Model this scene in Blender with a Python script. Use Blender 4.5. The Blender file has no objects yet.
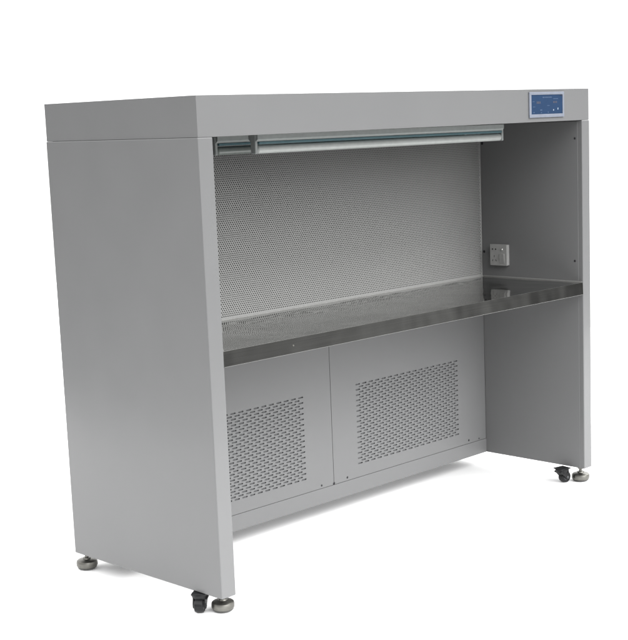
import bpy, bmesh, math, random
from mathutils import Matrix, Vector
random.seed(7)
S = bpy.context.scene
C = S.collection
PI = math.pi

# ------------------------------------------------------------------ sizes (metres)
W, D, H = 1.8463, 0.7052, 1.400        # overall width, depth, height above the side panel bottoms
TL, TR = 0.0530, 0.0477                # side panel thickness
XL, XR = TL, W - TR                    # inner faces
ZH = 1.2885                            # underside of the hood
ZT, ZLIP = 0.7026, 0.6575              # work surface top and bottom of its lip
YB = 0.4622                            # front face of the back wall
XS = 0.9317                            # joint between the two lower panels
ZS = 0.0560                            # top of base rail
ZF = -0.0575                           # floor

# ------------------------------------------------------------------ materials
def nodes(name):
    m = bpy.data.materials.new(name); m.use_nodes = True
    nt = m.node_tree; b = nt.nodes['Principled BSDF']
    return m, nt, b

def N(nt, t, **kw):
    n = nt.nodes.new(t)
    for k, v in kw.items():
        if k in n.inputs: n.inputs[k].default_value = v
        else: setattr(n, k, v)
    return n

def paint(name, col, rough=0.35, mottle=0.02, wave=0.0, spec=0.30):
    """sprayed sheet-metal paint: faint mottling, slight sheet waviness"""
    m, nt, b = nodes(name); L = nt.links.new
    tc = N(nt, 'ShaderNodeTexCoord')
    n1 = N(nt, 'ShaderNodeTexNoise', Scale=2.2, Detail=4.0, Roughness=0.6)
    L(tc.outputs['Object'], n1.inputs['Vector'])
    mr = N(nt, 'ShaderNodeMapRange'); mr.inputs['To Min'].default_value = 1 - mottle; mr.inputs['To Max'].default_value = 1 + mottle
    mr.inputs['From Min'].default_value = .3; mr.inputs['From Max'].default_value = .7
    L(n1.outputs['Fac'], mr.inputs['Value'])
    mx = N(nt, 'ShaderNodeVectorMath', operation='SCALE'); mx.inputs[0].default_value = col
    L(mr.outputs['Result'], mx.inputs['Scale']); L(mx.outputs['Vector'], b.inputs['Base Color'])
    n3 = N(nt, 'ShaderNodeTexNoise', Scale=9.0, Detail=5.0, Roughness=0.65)
    L(tc.outputs['Object'], n3.inputs['Vector'])
    mr2 = N(nt, 'ShaderNodeMapRange'); mr2.inputs['To Min'].default_value = rough - .02; mr2.inputs['To Max'].default_value = rough + .02
    mr2.inputs['From Min'].default_value = .3; mr2.inputs['From Max'].default_value = .7
    L(n3.outputs['Fac'], mr2.inputs['Value']); L(mr2.outputs['Result'], b.inputs['Roughness'])
    if wave:
        n4 = N(nt, 'ShaderNodeTexNoise', Scale=2.6, Detail=1.0); L(tc.outputs['Object'], n4.inputs['Vector'])
        bw = N(nt, 'ShaderNodeBump', Strength=wave, Distance=0.01); L(n4.outputs['Fac'], bw.inputs['Height'])
        L(bw.outputs['Normal'], b.inputs['Normal'])
    b.inputs['Specular IOR Level'].default_value = spec
    return m

def brushed(name, col, rough, scale=(3, 420, 420)):
    """brushed stainless steel, grain along x"""
    m, nt, b = nodes(name); L = nt.links.new
    b.inputs['Metallic'].default_value = 1.0
    tc = N(nt, 'ShaderNodeTexCoord'); mp = N(nt, 'ShaderNodeMapping'); mp.inputs['Scale'].default_value = scale
    L(tc.outputs['Object'], mp.inputs['Vector'])
    n1 = N(nt, 'ShaderNodeTexNoise', Scale=1.0, Detail=4.0, Roughness=0.6); L(mp.outputs['Vector'], n1.inputs['Vector'])
    mr = N(nt, 'ShaderNodeMapRange'); mr.inputs['To Min'].default_value = .90; mr.inputs['To Max'].default_value = 1.08
    mr.inputs['From Min'].default_value = .3; mr.inputs['From Max'].default_value = .7
    L(n1.outputs['Fac'], mr.inputs['Value'])
    mx = N(nt, 'ShaderNodeVectorMath', operation='SCALE'); mx.inputs[0].default_value = col
    L(mr.outputs['Result'], mx.inputs['Scale']); L(mx.outputs['Vector'], b.inputs['Base Color'])
    n3 = N(nt, 'ShaderNodeTexNoise', Scale=6.0, Detail=4.0, Roughness=0.6); L(tc.outputs['Object'], n3.inputs['Vector'])
    mr2 = N(nt, 'ShaderNodeMapRange'); mr2.inputs['To Min'].default_value = rough * .8; mr2.inputs['To Max'].default_value = rough * 1.3
    mr2.inputs['From Min'].default_value = .3; mr2.inputs['From Max'].default_value = .7
    L(n3.outputs['Fac'], mr2.inputs['Value']); L(mr2.outputs['Result'], b.inputs['Roughness'])
    bp = N(nt, 'ShaderNodeBump', Strength=0.012, Distance=0.0005); L(n1.outputs['Fac'], bp.inputs['Height'])
    n5 = N(nt, 'ShaderNodeTexNoise', Scale=4.5, Detail=2.0); L(tc.outputs['Object'], n5.inputs['Vector'])   # rolled sheet waviness
    b5 = N(nt, 'ShaderNodeBump', Strength=0.55, Distance=0.01); L(n5.outputs['Fac'], b5.inputs['Height']); L(b5.outputs['Normal'], bp.inputs['Normal'])
    L(bp.outputs['Normal'], b.inputs['Normal'])
    return m

def plain(name, col, rough=0.5, metal=0.0, var=0.06, scale=60.0, **kw):
    m, nt, b = nodes(name); L = nt.links.new
    tc = N(nt, 'ShaderNodeTexCoord'); n1 = N(nt, 'ShaderNodeTexNoise', Scale=scale, Detail=3.0)
    L(tc.outputs['Object'], n1.inputs['Vector'])
    mr = N(nt, 'ShaderNodeMapRange'); mr.inputs['To Min'].default_value = 1 - var; mr.inputs['To Max'].default_value = 1 + var
    mr.inputs['From Min'].default_value = .3; mr.inputs['From Max'].default_value = .7
    L(n1.outputs['Fac'], mr.inputs['Value'])
    mx = N(nt, 'ShaderNodeVectorMath', operation='SCALE'); mx.inputs[0].default_value = col
    L(mr.outputs['Result'], mx.inputs['Scale']); L(mx.outputs['Vector'], b.inputs['Base Color'])
    b.inputs['Roughness'].default_value = rough; b.inputs['Metallic'].default_value = metal
    for k, v in kw.items(): b.inputs[k.replace('_', ' ')].default_value = v
    return m

GREY = (0.140, 0.1412, 0.1424)
M_paint = paint('grey_paint', GREY, 0.23, wave=0.6)
M_vent = paint('grey_paint_matt', GREY, 0.45)
M_sheet = paint('perforated_paint', (0.222, 0.223, 0.219), 0.42)
M_steel = brushed('brushed_steel', (0.345, 0.345, 0.332), 0.062)
M_edge = plain('polished_steel', (0.62, 0.62, 0.60), 0.25, 1.0)
M_strip = plain('pale_edge', (0.21, 0.21, 0.205), 0.5)  # pale matt colour in place of the light caught by the folded edge
M_chrome = plain('nickel_plate', (0.165, 0.162, 0.148), 0.40, 1.0, 0.12)
M_rubber = plain('dark_rubber', (0.045, 0.045, 0.042), 0.6)
M_black = plain('black_plastic', (0.0045, 0.0048, 0.0055), 0.4, Specular_IOR_Level=0.3)
M_hub = plain('grey_hub', (0.05, 0.052, 0.055), 0.35)
M_screw = plain('dark_screw', (0.030, 0.030, 0.032), 0.4, 0.6)
M_filter = plain('filter_fleece', (0.13, 0.132, 0.135), 0.95, 0, 0.12, 140)
M_hepa = plain('filter_paper', (0.055, 0.055, 0.053), 0.9, 0, 0.1, 90)
M_lampbody = plain('lamp_enamel', (0.24, 0.255, 0.25), 0.4)
M_tube = plain('lamp_glass', (0.33, 0.345, 0.335), 0.35)
M_quartz = plain('quartz_glass', (0.15, 0.168, 0.158), 0.25)
M_gap = plain('lamp_gap', (0.060, 0.115, 0.130), 0.45)  # darkness of the gap above the tube, put into colour
M_bezel = plain('bezel_plastic', (0.15, 0.165, 0.20), 0.45)
M_screen = plain('screen_film', (0.008, 0.027, 0.068), 0.5, 0, 0.05, 30, Specular_IOR_Level=0.25)
M_ink_w = plain('screen_ink_white', (0.22, 0.27, 0.33), 0.5)
M_ink_b = plain('screen_ink_blue', (0.035, 0.064, 0.12), 0.5)
M_ink_o = plain('screen_ink_orange', (0.045, 0.046, 0.066), 0.5)
M_ink_d = plain('screen_ink_dark', (0.007, 0.012, 0.026), 0.5)
M_sock = plain('socket_plastic', (0.27, 0.27, 0.265), 0.35)
M_sock2 = plain('socket_button', (0.26, 0.26, 0.256), 0.3)
M_hole = plain('socket_hole', (0.012, 0.012, 0.012), 0.6)

# ------------------------------------------------------------------ helpers
def box(bm, x0, x1, y0, y1, z0, z1, bev=0.0, seg=2):
    g = bmesh.ops.create_cube(bm, size=1.0)
    vs = g['verts']
    for v in vs:
        v.co = Vector(((x0 + x1) / 2 + v.co.x * (x1 - x0), (y0 + y1) / 2 + v.co.y * (y1 - y0), (z0 + z1) / 2 + v.co.z * (z1 - z0)))
    if bev:
        es = list({e for v in vs for e in v.link_edges})
        bmesh.ops.bevel(bm, geom=es, offset=bev, segments=seg, profile=0.5, affect='EDGES')

def lathe(bm, prof, mat=Matrix.Identity(4), n=32):
    """profile [(radius, height)] turned about the local z axis"""
    rings = []
    for r, z in prof:
        if r < 1e-6: rings.append([bm.verts.new(mat @ Vector((0, 0, z)))])
        else: rings.append([bm.verts.new(mat @ Vector((r * math.cos(2 * PI * i / n), r * math.sin(2 * PI * i / n), z))) for i in range(n)])
    for a, b in zip(rings, rings[1:]):
        for i in range(n):
            j = (i + 1) % n
            f = [a[0] if len(a) == 1 else a[i]]
            if len(a) > 1: f.append(a[j])
            f.append(b[0] if len(b) == 1 else b[j])
            if len(b) > 1: f.append(b[i])
            if len(f) > 2: bm.faces.new(f)

def prism(bm, pts, axis_m, t):
    """outline pts (u, v) extruded from -t/2 to t/2, placed by axis_m"""
    a = [bm.verts.new(axis_m @ Vector((u, v, -t / 2))) for u, v in pts]
    b = [bm.verts.new(axis_m @ Vector((u, v, t / 2))) for u, v in pts]
    bm.faces.new(a[::-1]); bm.faces.new(b)
    for i in range(len(pts)):
        j = (i + 1) % len(pts); bm.faces.new((a[i], a[j], b[j], b[i]))

def obj(name, bm, mat, parent=None, smooth=False, loc=None):
    bmesh.ops.recalc_face_normals(bm, faces=bm.faces)
    me = bpy.data.meshes.new(name); bm.to_mesh(me); bm.free()
    me.materials.append(mat)
    if smooth:
        me.polygons.foreach_set('use_smooth', [True] * len(me.polygons))
        me.set_sharp_from_angle(angle=math.radians(35))
    o = bpy.data.objects.new(name, me); C.objects.link(o)
    if smooth:
        wn = o.modifiers.new('weighted_normal', 'WEIGHTED_NORMAL'); wn.weight = 100; wn.keep_sharp = True
    if parent: o.parent = parent
    if loc: o.location = loc
    return o

def boxes(name, mat, parent, *specs, smooth=True):
    bm = bmesh.new()
    for s in specs: box(bm, *s)
    return obj(name, bm, mat, parent, smooth)

def perforated(name, mat, parent, out, reg, px, pz, hole, y, th, nseg):
    """sheet in the xz plane with staggered rows of real holes; hole = function giving the inner outline,
    matched point by point to the cell outline"""
    V, F = [], []
    def vert(x, z, yy=y): V.append((x, yy, z)); return len(V) - 1
    x0, x1, z0, z1 = out
    nx = max(1, round((reg[1] - reg[0]) / px)); px = (reg[1] - reg[0]) / nx
    nz = max(1, round((reg[3] - reg[2]) / pz)); pz = (reg[3] - reg[2]) / nz
    inner, outer = hole(px / 2, pz / 2)
    n = len(inner)
    for r in range(nz):
        zc = reg[3] - (r + .5) * pz; odd = r % 2
        xs = reg[0] + (px / 2 if odd else 0)
        cnt = nx - 1 if odd else nx
        if odd:
            for a, b in ((reg[0], reg[0] + px / 2), (reg[1] - px / 2, reg[1])):
                F.append((vert(a, zc - pz / 2), vert(b, zc - pz / 2), vert(b, zc + pz / 2), vert(a, zc + pz / 2)))
        for c in range(cnt):
            xc = xs + (c + .5) * px
            k = len(V)
            V.extend((xc + u, y, zc + v) for u, v in outer)
            V.extend((xc + u, y, zc + v) for u, v in inner)
            V.extend((xc + u, y + th, zc + v) for u, v in inner)
            for i in range(n):
                j = (i + 1) % n
                F.append((k + i, k + j, k + n + j, k + n + i))
                F.append((k + n + i, k + n + j, k + 2 * n + j, k + 2 * n + i))
    for a, b, c, d in ((x0, x1, z0, reg[2]), (x0, x1, reg[3], z1), (x0, reg[0], reg[2], reg[3]), (reg[1], x1, reg[2], reg[3])):
        F.append((vert(a, c), vert(b, c), vert(b, d), vert(a, d)))
    # folded rim of the sheet
    q = [(x0, z0), (x1, z0), (x1, z1), (x0, z1)]
    for (a, b), (c, d) in zip(q, q[1:] + q[:1]):
        F.append((vert(a, b), vert(c, d), vert(c, d, y + .012), vert(a, b, y + .012)))
    me = bpy.data.meshes.new(name); me.from_pydata(V, [], F); me.materials.append(mat)
    o = bpy.data.objects.new(name, me); C.objects.link(o); o.parent = parent
    return o

def round_hole(r):
    def f(hx, hz):
        k = math.cos(PI / 8)
        inner = [(r * math.cos(PI / 4 * i), r * math.sin(PI / 4 * i)) for i in range(8)]
        outer = [(hx, 0), (hx, hz), (0, hz), (-hx, hz), (-hx, 0), (-hx, -hz), (0, -hz), (hx, -hz)]
        return inner, outer
    return f

def slot_hole(a, b):
    def f(hx, hz):
        c = a - b; inner = []; outer = []
        for s in (1, -1):
            for i in range(5):
                t = -PI / 2 + PI * i / 4
                inner.append((s * (c + b * math.cos(t)), s * b * math.sin(t)))
            outer += [(s * c, -s * hz), (s * hx, -s * hz), (s * hx, 0), (s * hx, s * hz), (s * c, s * hz)]
        return inner, outer
    return f

# ------------------------------------------------------------------ the bench
bench = bpy.data.objects.new('clean_bench', None); C.objects.link(bench)
bench.location = (0, 0, 0)
bench['label'] = 'grey laminar flow clean bench with perforated back wall, steel work surface and blue control screen'
bench['category'] = 'clean bench'

# hood across the top
boxes('hood', M_paint, bench, (0.0026, W - 0.0014, 0.0018, D, ZH, H, 0.0014, 2))
# side panels
for x0, x1 in ((0, TL), (XR, W)):
    boxes('side_panel', M_paint, bench, (x0, x1, 0, D, 0, ZH - 0.0003, 0.0030, 3))
# inner lining sheets of the two side panels (proud of the post return)
boxes('inner_panel', M_vent, bench, (XL, XL + 0.0016, 0.0185, YB - .001, 0.002, ZH - .004, 0.0006, 1))
boxes('inner_panel', M_vent, bench, (XR - 0.0016, XR, 0.0185, YB - .001, 0.002, ZH - .004, 0.0006, 1))
# rear sheet and floor of the plenum
boxes('back_panel', M_paint, bench, (XL, XR, D - .012, D - .002, 0.004, ZH - .002, 0.001, 1))
boxes('bottom_plate', M_vent, bench, (XL, XR, YB + .016, D - .013, 0.004, 0.010, 0.001, 1))
# base rail under the lower panels
boxes('base_rail', M_vent, bench, (XL, XR, YB - .0012, YB + .013, 0.0007, ZS - .0006, 0.0012, 2))

# upper perforated wall: two sheets meeting at a butt joint
perforated('perforated_sheet', M_sheet, bench, (XL + .002, XR - .002, ZT + .001, ZH - .002),
           (XL + .008, XR - .009, ZT + .0075, ZH - .010), 0.0085, 0.0066, round_hole(0.0025), YB, 0.0012, 8)
boxes('air_filter', M_hepa, bench, (XL + .004, XR - .004, YB + .016, YB + .060, ZT + .004, ZH - .004, 0.001, 1))

# lower panels with staggered slots
for x0, x1, rx in ((XL + .002, XS - .0011, (0.222, 0.803)), (XS + .0011, XR - .0022, (1.053, 1.634))):
    p = perforated('vent_panel', M_vent, bench, (x0, x1, ZS + .0006, ZLIP + .03), (rx[0], rx[1], 0.101, 0.398),
                   0.0342, 0.00958, slot_hole(0.0117, 0.00255), YB, 0.0014, 10)
    boxes('filter_mat', M_filter, p, (rx[0] - .02, rx[1] + .02, YB + .0055, YB + .0115, 0.085, 0.415, 0.001, 1))

# stainless work surface with turned-down lip
bm = bmesh.new(); box(bm, XL + .0004, XR - .0004, 0.0012, YB - .002, ZLIP, ZT, 0.0009, 2)
for v in bm.verts:                                     # lip tilted so its reflection misses the bright floor
    if v.co.y < .1: v.co.y -= (ZT - v.co.z) * math.tan(math.radians(2.2))
ws = obj('work_surface', bm, M_steel, bench, True)
bm = bmesh.new()  # added strips: bright line of the table edge put into their colour
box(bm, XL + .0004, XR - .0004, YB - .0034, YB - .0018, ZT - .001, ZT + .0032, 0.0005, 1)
obj('edge_strip', bm, M_strip, ws, True)
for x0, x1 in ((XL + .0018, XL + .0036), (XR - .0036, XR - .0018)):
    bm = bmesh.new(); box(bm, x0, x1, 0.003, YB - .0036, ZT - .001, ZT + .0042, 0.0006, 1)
    obj('edge_strip', bm, M_strip, ws, True)

# screws
def screw(p, axis, r=0.0042, mat=M_screw, parent=bench):
    m = Matrix.Translation(p) @ {'y': Matrix.Rotation(PI / 2, 4, 'X'), 'x': Matrix.Rotation(-PI / 2, 4, 'Y')}[axis]
    bm = bmesh.new(); lathe(bm, [(0, .0004), (r * .25, .0005), (r * .3, .0016), (r * .75, .0013), (r, .0003), (r, -.0006), (0, -.0006)], m, 16)
    return obj('screw', bm, mat, parent, True)
for y, z in ((0.030, 1.224), (0.034, 0.780), (0.4535, 0.798), (0.4535, 1.212)):
    screw((XR - .0016, y, z), 'x', 0.0042 if y < .1 else .0055)
for x, z, r in ((0.870, 0.0665, .0038), (1.000, 0.0675, .0042), (1.688, 0.0685, .0042), (1.752, 0.0635, .003), (0.9317, 0.0605, .0055), (0.200, 0.0675, .0042)):
    screw((x, YB, z), 'y', r)
screw((0.321, 0.0002, 0.681), 'y', 0.0025, M_chrome, ws)

# ------------------------------------------------------------------ lamps under the hood
def lamp(y, x0, x1, z_top, tube_mat, drop, name):
    f_ = bmesh.new()
    L_ = x1 - x0
    # enamelled channel: narrow body with sloping flanges
    prof = [(-.020, 0), (.020, 0), (.020, -.014), (.012, -.021), (-.012, -.021), (-.020, -.014)]
    m = Matrix.Translation((L_ / 2 - .004, 0, 0)) @ Matrix(((0, 0, 1, 0), (1, 0, 0, 0), (0, 1, 0, 0), (0, 0, 0, 1)))
    prism(f_, prof, m, L_ - .010)
    o = obj(name, f_, M_lampbody, bench, True, (x0, y, z_top))
    o.rotation_euler = (0, math.atan2(drop, L_), 0)
    bm = bmesh.new()
    box(bm, .012, L_ - .012, -.014, .014, -.0290, -.0213, .001, 1)  # solid dark strip standing in for the gap between channel and tube
    obj('gap_strip', bm, M_gap, o, True)
    bm = bmesh.new()
    r = .0125; zc = -.044
    mt = Matrix.Translation((0, 0, zc)) @ Matrix.Rotation(PI / 2, 4, 'Y')
    lathe(bm, [(0, .010), (r * .7, .010), (r, .014), (r, L_ - .014), (r * .7, L_ - .010), (0, L_ - .010)], mt, 28)
    obj('tube', bm, tube_mat, o, True)
    for k, xx in enumerate((0.004, L_ - .004)):
        bm = bmesh.new()
        box(bm, xx - .005, xx + .005, -.011, .011, -.0565, -.001, .003, 3)
        obj('lamp_holder', bm, M_lampbody, o, True)
        s = 1 if k == 0 else -1
        bm = bmesh.new()
        for zz in (-.036, -.050):
            box(bm, min(xx, xx + s * .0075), max(xx, xx + s * .0075), -.004, .004, zz - .002, zz + .002, .0006, 1)
        obj('contact_pin', bm, M_edge, o, True)
    return o
lamp(0.150, 0.336, 1.519, ZH, M_tube, 0.004, 'fluorescent_lamp')
lamp(0.300, 0.312, 1.500, ZH - .002, M_quartz, 0.0, 'ultraviolet_lamp')

# ------------------------------------------------------------------ control display in the hood
bm = bmesh.new()
cx0, cx1, cz0, cz1 = 1.481, 1.685, 1.3035, 1.3905
bw = .0115
box(bm, cx0, cx1, -.0050, -.0002, cz0, cz0 + bw, .0012, 2)
box(bm, cx0, cx1, -.0050, -.0002, cz1 - bw * .85, cz1, .0012, 2)
box(bm, cx0, cx0 + bw, -.0046, -.0002, cz0 + bw - .001, cz1 - bw * .85 + .001, .0008, 2)
box(bm, cx1 - bw * .75, cx1, -.0046, -.0002, cz0 + bw - .001, cz1 - bw * .85 + .001, .0008, 2)
ctl = obj('control_display', bm, M_bezel, bench, True, (0, .0014, 0))
sx0, sx1, sz0, sz1 = cx0 + bw, cx1 - bw * .75, cz0 + bw, cz1 - bw * .85
bm = bmesh.new(); box(bm, sx0 - .0004, sx1 + .0004, -.0030, -.0004, sz0 - .0004, sz1 + .0004)
obj('screen', bm, M_screen, ctl)
def mark(name, mat, *rects):
    bm = bmesh.new()
    w_, h_ = sx1 - sx0, sz1 - sz0
    for u0, u1, v0, v1 in rects:                       # u from the left, v from the top, 0..1
        box(bm, sx0 + u0 * w_, sx0 + u1 * w_, -.0034, -.0029, sz1 - v1 * h_, sz1 - v0 * h_)
    obj(name, bm, mat, ctl)
u = .36
for k in range(5):
    w_ = (.052, .040, .060, .046, .050)[k]; mark('title_print', M_ink_b, (u, u + w_, .105, .160)); u += w_ + .010
for q in ((.04, .10, .33, .36), (.70, .86, .20, .235), (.05, .12, .60, .63), (.28, .34, .76, .82), (.50, .58, .55, .58), (.30, .33, .90, .95), (.52, .55, .88, .94), (.06, .10, .88, .93)):
    mark('caption_print', M_ink_b, q)
for u0 in (.17, .215, .26, .70, .745, .79): mark('digit', M_ink_o, (u0, u0 + .03, .34, .46 if u0 < .5 else .44))
mark('button_icon', M_ink_w, (.695, .720, .765, .84)); mark('button_icon', M_ink_w, (.840, .862, .69, .79))
mark('indicator_window', M_ink_d, (.935, .995, .01, .075))

# ------------------------------------------------------------------ power socket on the right inner wall
xw = XR - .0016
y0, y1, z0, z1 = 0.331, 0.4115, 0.7490, 0.8300
sock = boxes('power_socket', M_sock, bench, (xw - .0150, xw, y0 + .001, y1 - .001, z0 + .001, z1 - .001, .002, 2), (xw - .0185, xw - .0152, y0, y1, z0, z1, .0016, 2))
xf = xw - .0185
def pin(yy, zz, sy, sz, tilt=0):
    bm = bmesh.new(); box(bm, -.0004, .0002, -sy, sy, -sz, sz)
    o = obj('socket_hole', bm, M_hole, sock, False, (xf, yy, zz)); o.rotation_euler = (tilt, 0, 0)
for yy in (.3985, .3835): 
    bm = bmesh.new(); lathe(bm, [(0, .0004), (.0030, .0004), (.0030, -.0003)], Matrix.Translation((xf, yy, .8115)) @ Matrix.Rotation(-PI / 2, 4, 'Y'), 16)
    obj('socket_hole', bm, M_hole, sock)
pin(.3905, .7845, .0010, .0040); pin(.3985, .7685, .0010, .0036, .5); pin(.3825, .7685, .0010, .0036, -.5)
bm = bmesh.new(); lathe(bm, [(0, .0030), (.0032, .0028), (.0042, .0015), (.0042, -.0004)], Matrix.Translation((xf, .3535, .8115)) @ Matrix.Rotation(-PI / 2, 4, 'Y'), 20)
obj('indicator', bm, M_edge, sock, True)
bm = bmesh.new()
prism(bm, [(-.0185, .0005), (.0185, .0005), (.0185, -.0045), (-.0185, -.0010)], Matrix.Translation((xf, .3535, .7770)) @ Matrix(((0, 1, 0, 0), (0, 0, 1, 0), (1, 0, 0, 0), (0, 0, 0, 1))), .022)
obj('rocker_switch', bm, M_sock2, sock)

# ------------------------------------------------------------------ levelling feet and casters
def foot(x, y):
    bm = bmesh.new()
    lathe(bm, [(0, .0), (.0060, .0), (.0060, -.020), (.0120, -.0205), (.0135, -.0245), (.0275, -.0272), (.0320, -.0305), (.0335, -.0355), (.0335, -.0440), (.0312, -.0490), (0, -.0490)], n=40)
    o = obj('levelling_foot', bm, M_chrome, bench, True, (x, y, 0))
    bm = bmesh.new(); lathe(bm, [(0, -.0490), (.0300, -.0490), (.0305, -.0510), (.0290, -.0530), (0, -.0530)], n=40)
    obj('foot_pad', bm, M_rubber, o, True)
    bm = bmesh.new(); lathe(bm, [(.006, -.004), (.0105, -.004), (.0112, -.0052), (.0112, -.0098), (.0105, -.011), (.006, -.011)], n=6)
    obj('lock_nut', bm, M_chrome, o)
for x, y in ((0.0480, 0.0540), (0.0320, 0.6900), (1.8310, 0.0400), (1.8130, 0.6860)): foot(x, y)

def caster(x, y, turn):
    bm = bmesh.new()
    box(bm, -.024, .024, -.022, .022, -.0040, -.0002, .0008, 1)                       # top plate
    lathe(bm, [(0, -.0041), (.0255, -.0041), (.0262, -.009), (.0225, -.0180), (.0180, -.0240), (0, -.0240)], n=32)   # swivel housing
    R = .0215; zc = ZF + R + .0003; off = .012
    for s in (-1, 1):                                                                  # fork cheeks
        pts = [(-.023, -.011), (.017, -.011), (off + .0105, zc + .006), (off + .0100, zc - .005), (off + .004, zc - .0095), (off - .004, zc - .0095), (off - .0105, zc - .001)]
        prism(bm, pts, Matrix.Translation((0, s * .0170, 0)) @ Matrix.Rotation(PI / 2, 4, 'X'), .0030)
    box(bm, -.023, .018, -.0183, .0183, -.0175, -.0108, .0014, 2)                      # fork crown
    o = obj('caster', bm, M_black, bench, True, (x, y, 0)); o.rotation_euler = (0, 0, turn)
    mw = Matrix.Translation((off, 0, zc)) @ Matrix.Rotation(PI / 2, 4, 'X')
    bm = bmesh.new()
    lathe(bm, [(.013, -.0128), (.0180, -.0132), (.0205, -.0112), (R, -.0060), (R, .0060), (.0205, .0112), (.0180, .0132), (.013, .0128)], mw, 36)
    obj('tyre', bm, M_black, o, True)
    bm = bmesh.new()
    lathe(bm, [(0, -.0205), (.0040, -.0205), (.0052, -.0198), (.0052, -.0126), (.0128, -.0122), (.0128, .0122), (.0052, .0126), (.0052, .0198), (.0040, .0205), (0, .0205)], mw, 28)
    obj('wheel_hub', bm, M_hub, o, True)
    return o
caster(0.0070, 0.1030, math.radians(215))
caster(1.7680, 0.0800, math.radians(-12))

# ------------------------------------------------------------------ white studio floor
bm = bmesh.new()
vs = [bm.verts.new(v) for v in ((-1.45, -2.0, ZF), (5.0, -2.0, ZF), (5.0, 9, ZF), (-1.45, 9, ZF))]
bm.faces.new(vs)
fl = obj('floor', bm, plain('white_paper', (0.93, 0.93, 0.93), 0.95, 0, 0.008, 3, Specular_IOR_Level=0.1))
fl['kind'] = 'structure'

# ------------------------------------------------------------------ light: a white studio surround, world bands added high in front as softboxes
w = bpy.data.worlds.new('World'); S.world = w; w.use_nodes = True
nt = w.node_tree; L = nt.links.new
bg = nt.nodes['Background']
tc = N(nt, 'ShaderNodeTexCoord'); sp = N(nt, 'ShaderNodeSeparateXYZ'); L(tc.outputs['Generated'], sp.inputs[0])
def math_(op, a, b=None, clamp=False):
    n = N(nt, 'ShaderNodeMath', operation=op); n.use_clamp = clamp
    for i, v in enumerate((a, b)):
        if v is None: continue
        if isinstance(v, (int, float)): n.inputs[i].default_value = v
        else: L(v, n.inputs[i])
    return n.outputs[0]
def ss(v, a, b):
    n = N(nt, 'ShaderNodeMapRange', interpolation_type='SMOOTHSTEP')
    n.inputs['From Min'].default_value = a; n.inputs['From Max'].default_value = b
    L(v, n.inputs['Value']); return n.outputs['Result']
X, Y, Z = sp.outputs
az = math_('MULTIPLY', math_('ARCTAN2', X, math_('MULTIPLY', Y, -1)), 180 / PI)      # 0 = in front of the bench, + to its right
el = math_('MULTIPLY', math_('ARCSINE', Z), 180 / PI)
def ramp(v, a, b):
    n = N(nt, 'ShaderNodeMapRange'); n.inputs['From Min'].default_value = a; n.inputs['From Max'].default_value = b
    L(v, n.inputs['Value']); return n.outputs['Result']
def hat(v, a, b, c): return math_('MINIMUM', ramp(v, a, b), ramp(v, c, b))
E_low, E_mid, E_high, E_zen = ramp(el, 12, -8), hat(el, -8, 12, 38), hat(el, 12, 38, 65), ramp(el, 38, 65)
fwd = math_('ADD', math_('MULTIPLY', X, .70), math_('MULTIPLY', Y, .714))
tot = math_('MULTIPLY', ss(fwd, .45, .80), 1.5)                    # white backdrop behind the bench
# soft light bands added in the world, weighted by effect: key = height band (l low, m middle, h high) and bearing from the front
WORLD_BANDS = {'zen': 1.5, 'l-135': 0.5, 'l45': 0.18, 'm-135': 0.2, 'm-45': 0.2, 'm0': 5.5, 'h-135': 4.8, 'h-90': 3.4, 'h-45': 3.3, 'h0': 10.0, 'h45': 6.6, 'h90': 5.0,
       'l48w8': 0.17, 'l-133w9': 3.0}  # narrow bands added for glints on the lip and side panel
for key, wgt in WORLD_BANDS.items():
    if key == 'zen': t_ = E_zen
    else:
        a_, w_ = (key[1:].split('w') + ['45'])[:2]; a_, w_ = int(a_), int(w_); e_ = {'l': E_low, 'm': E_mid, 'h': E_high}[key[0]]
        t_ = math_('MULTIPLY', e_, hat(az, a_ - w_, a_, a_ + w_))
    tot = math_('ADD', tot, math_('MULTIPLY', t_, wgt))
bg.inputs['Color'].default_value = (1, 1, 1, 1)
L(tot, bg.inputs['Strength'])

# ------------------------------------------------------------------ camera
f, yaw, pit, rol, ex, ey, ez = 1377.3237, 0.7991864, -0.1659699, -0.0369331, -2.4087417, -2.8506282, 1.3232462
PX, PY = 342.0, 350.0
fw = Vector((math.sin(yaw) * math.cos(pit), math.cos(yaw) * math.cos(pit), math.sin(pit)))
r = fw.cross(Vector((0, 0, 1))).normalized(); u = r.cross(fw)
r2 = r * math.cos(rol) + u * math.sin(rol); u2 = -r * math.sin(rol) + u * math.cos(rol)
cd = bpy.data.cameras.new('camera'); cam = bpy.data.objects.new('camera', cd); C.objects.link(cam)
cam.matrix_world = Matrix(((r2.x, u2.x, -fw.x, ex), (r2.y, u2.y, -fw.y, ey), (r2.z, u2.z, -fw.z, ez), (0, 0, 0, 1)))
cd.sensor_fit = 'HORIZONTAL'; cd.sensor_width = 36; cd.lens = f / 628 * 36
cd.shift_x = -(PX - 314) / 628; cd.shift_y = (PY - 320) / 628
cd.clip_start = .05; cd.clip_end = 200
S.camera = cam

S.view_settings.view_transform = 'Standard'; S.view_settings.look = 'None'
S.view_settings.exposure = 0.26; S.view_settings.gamma = 1
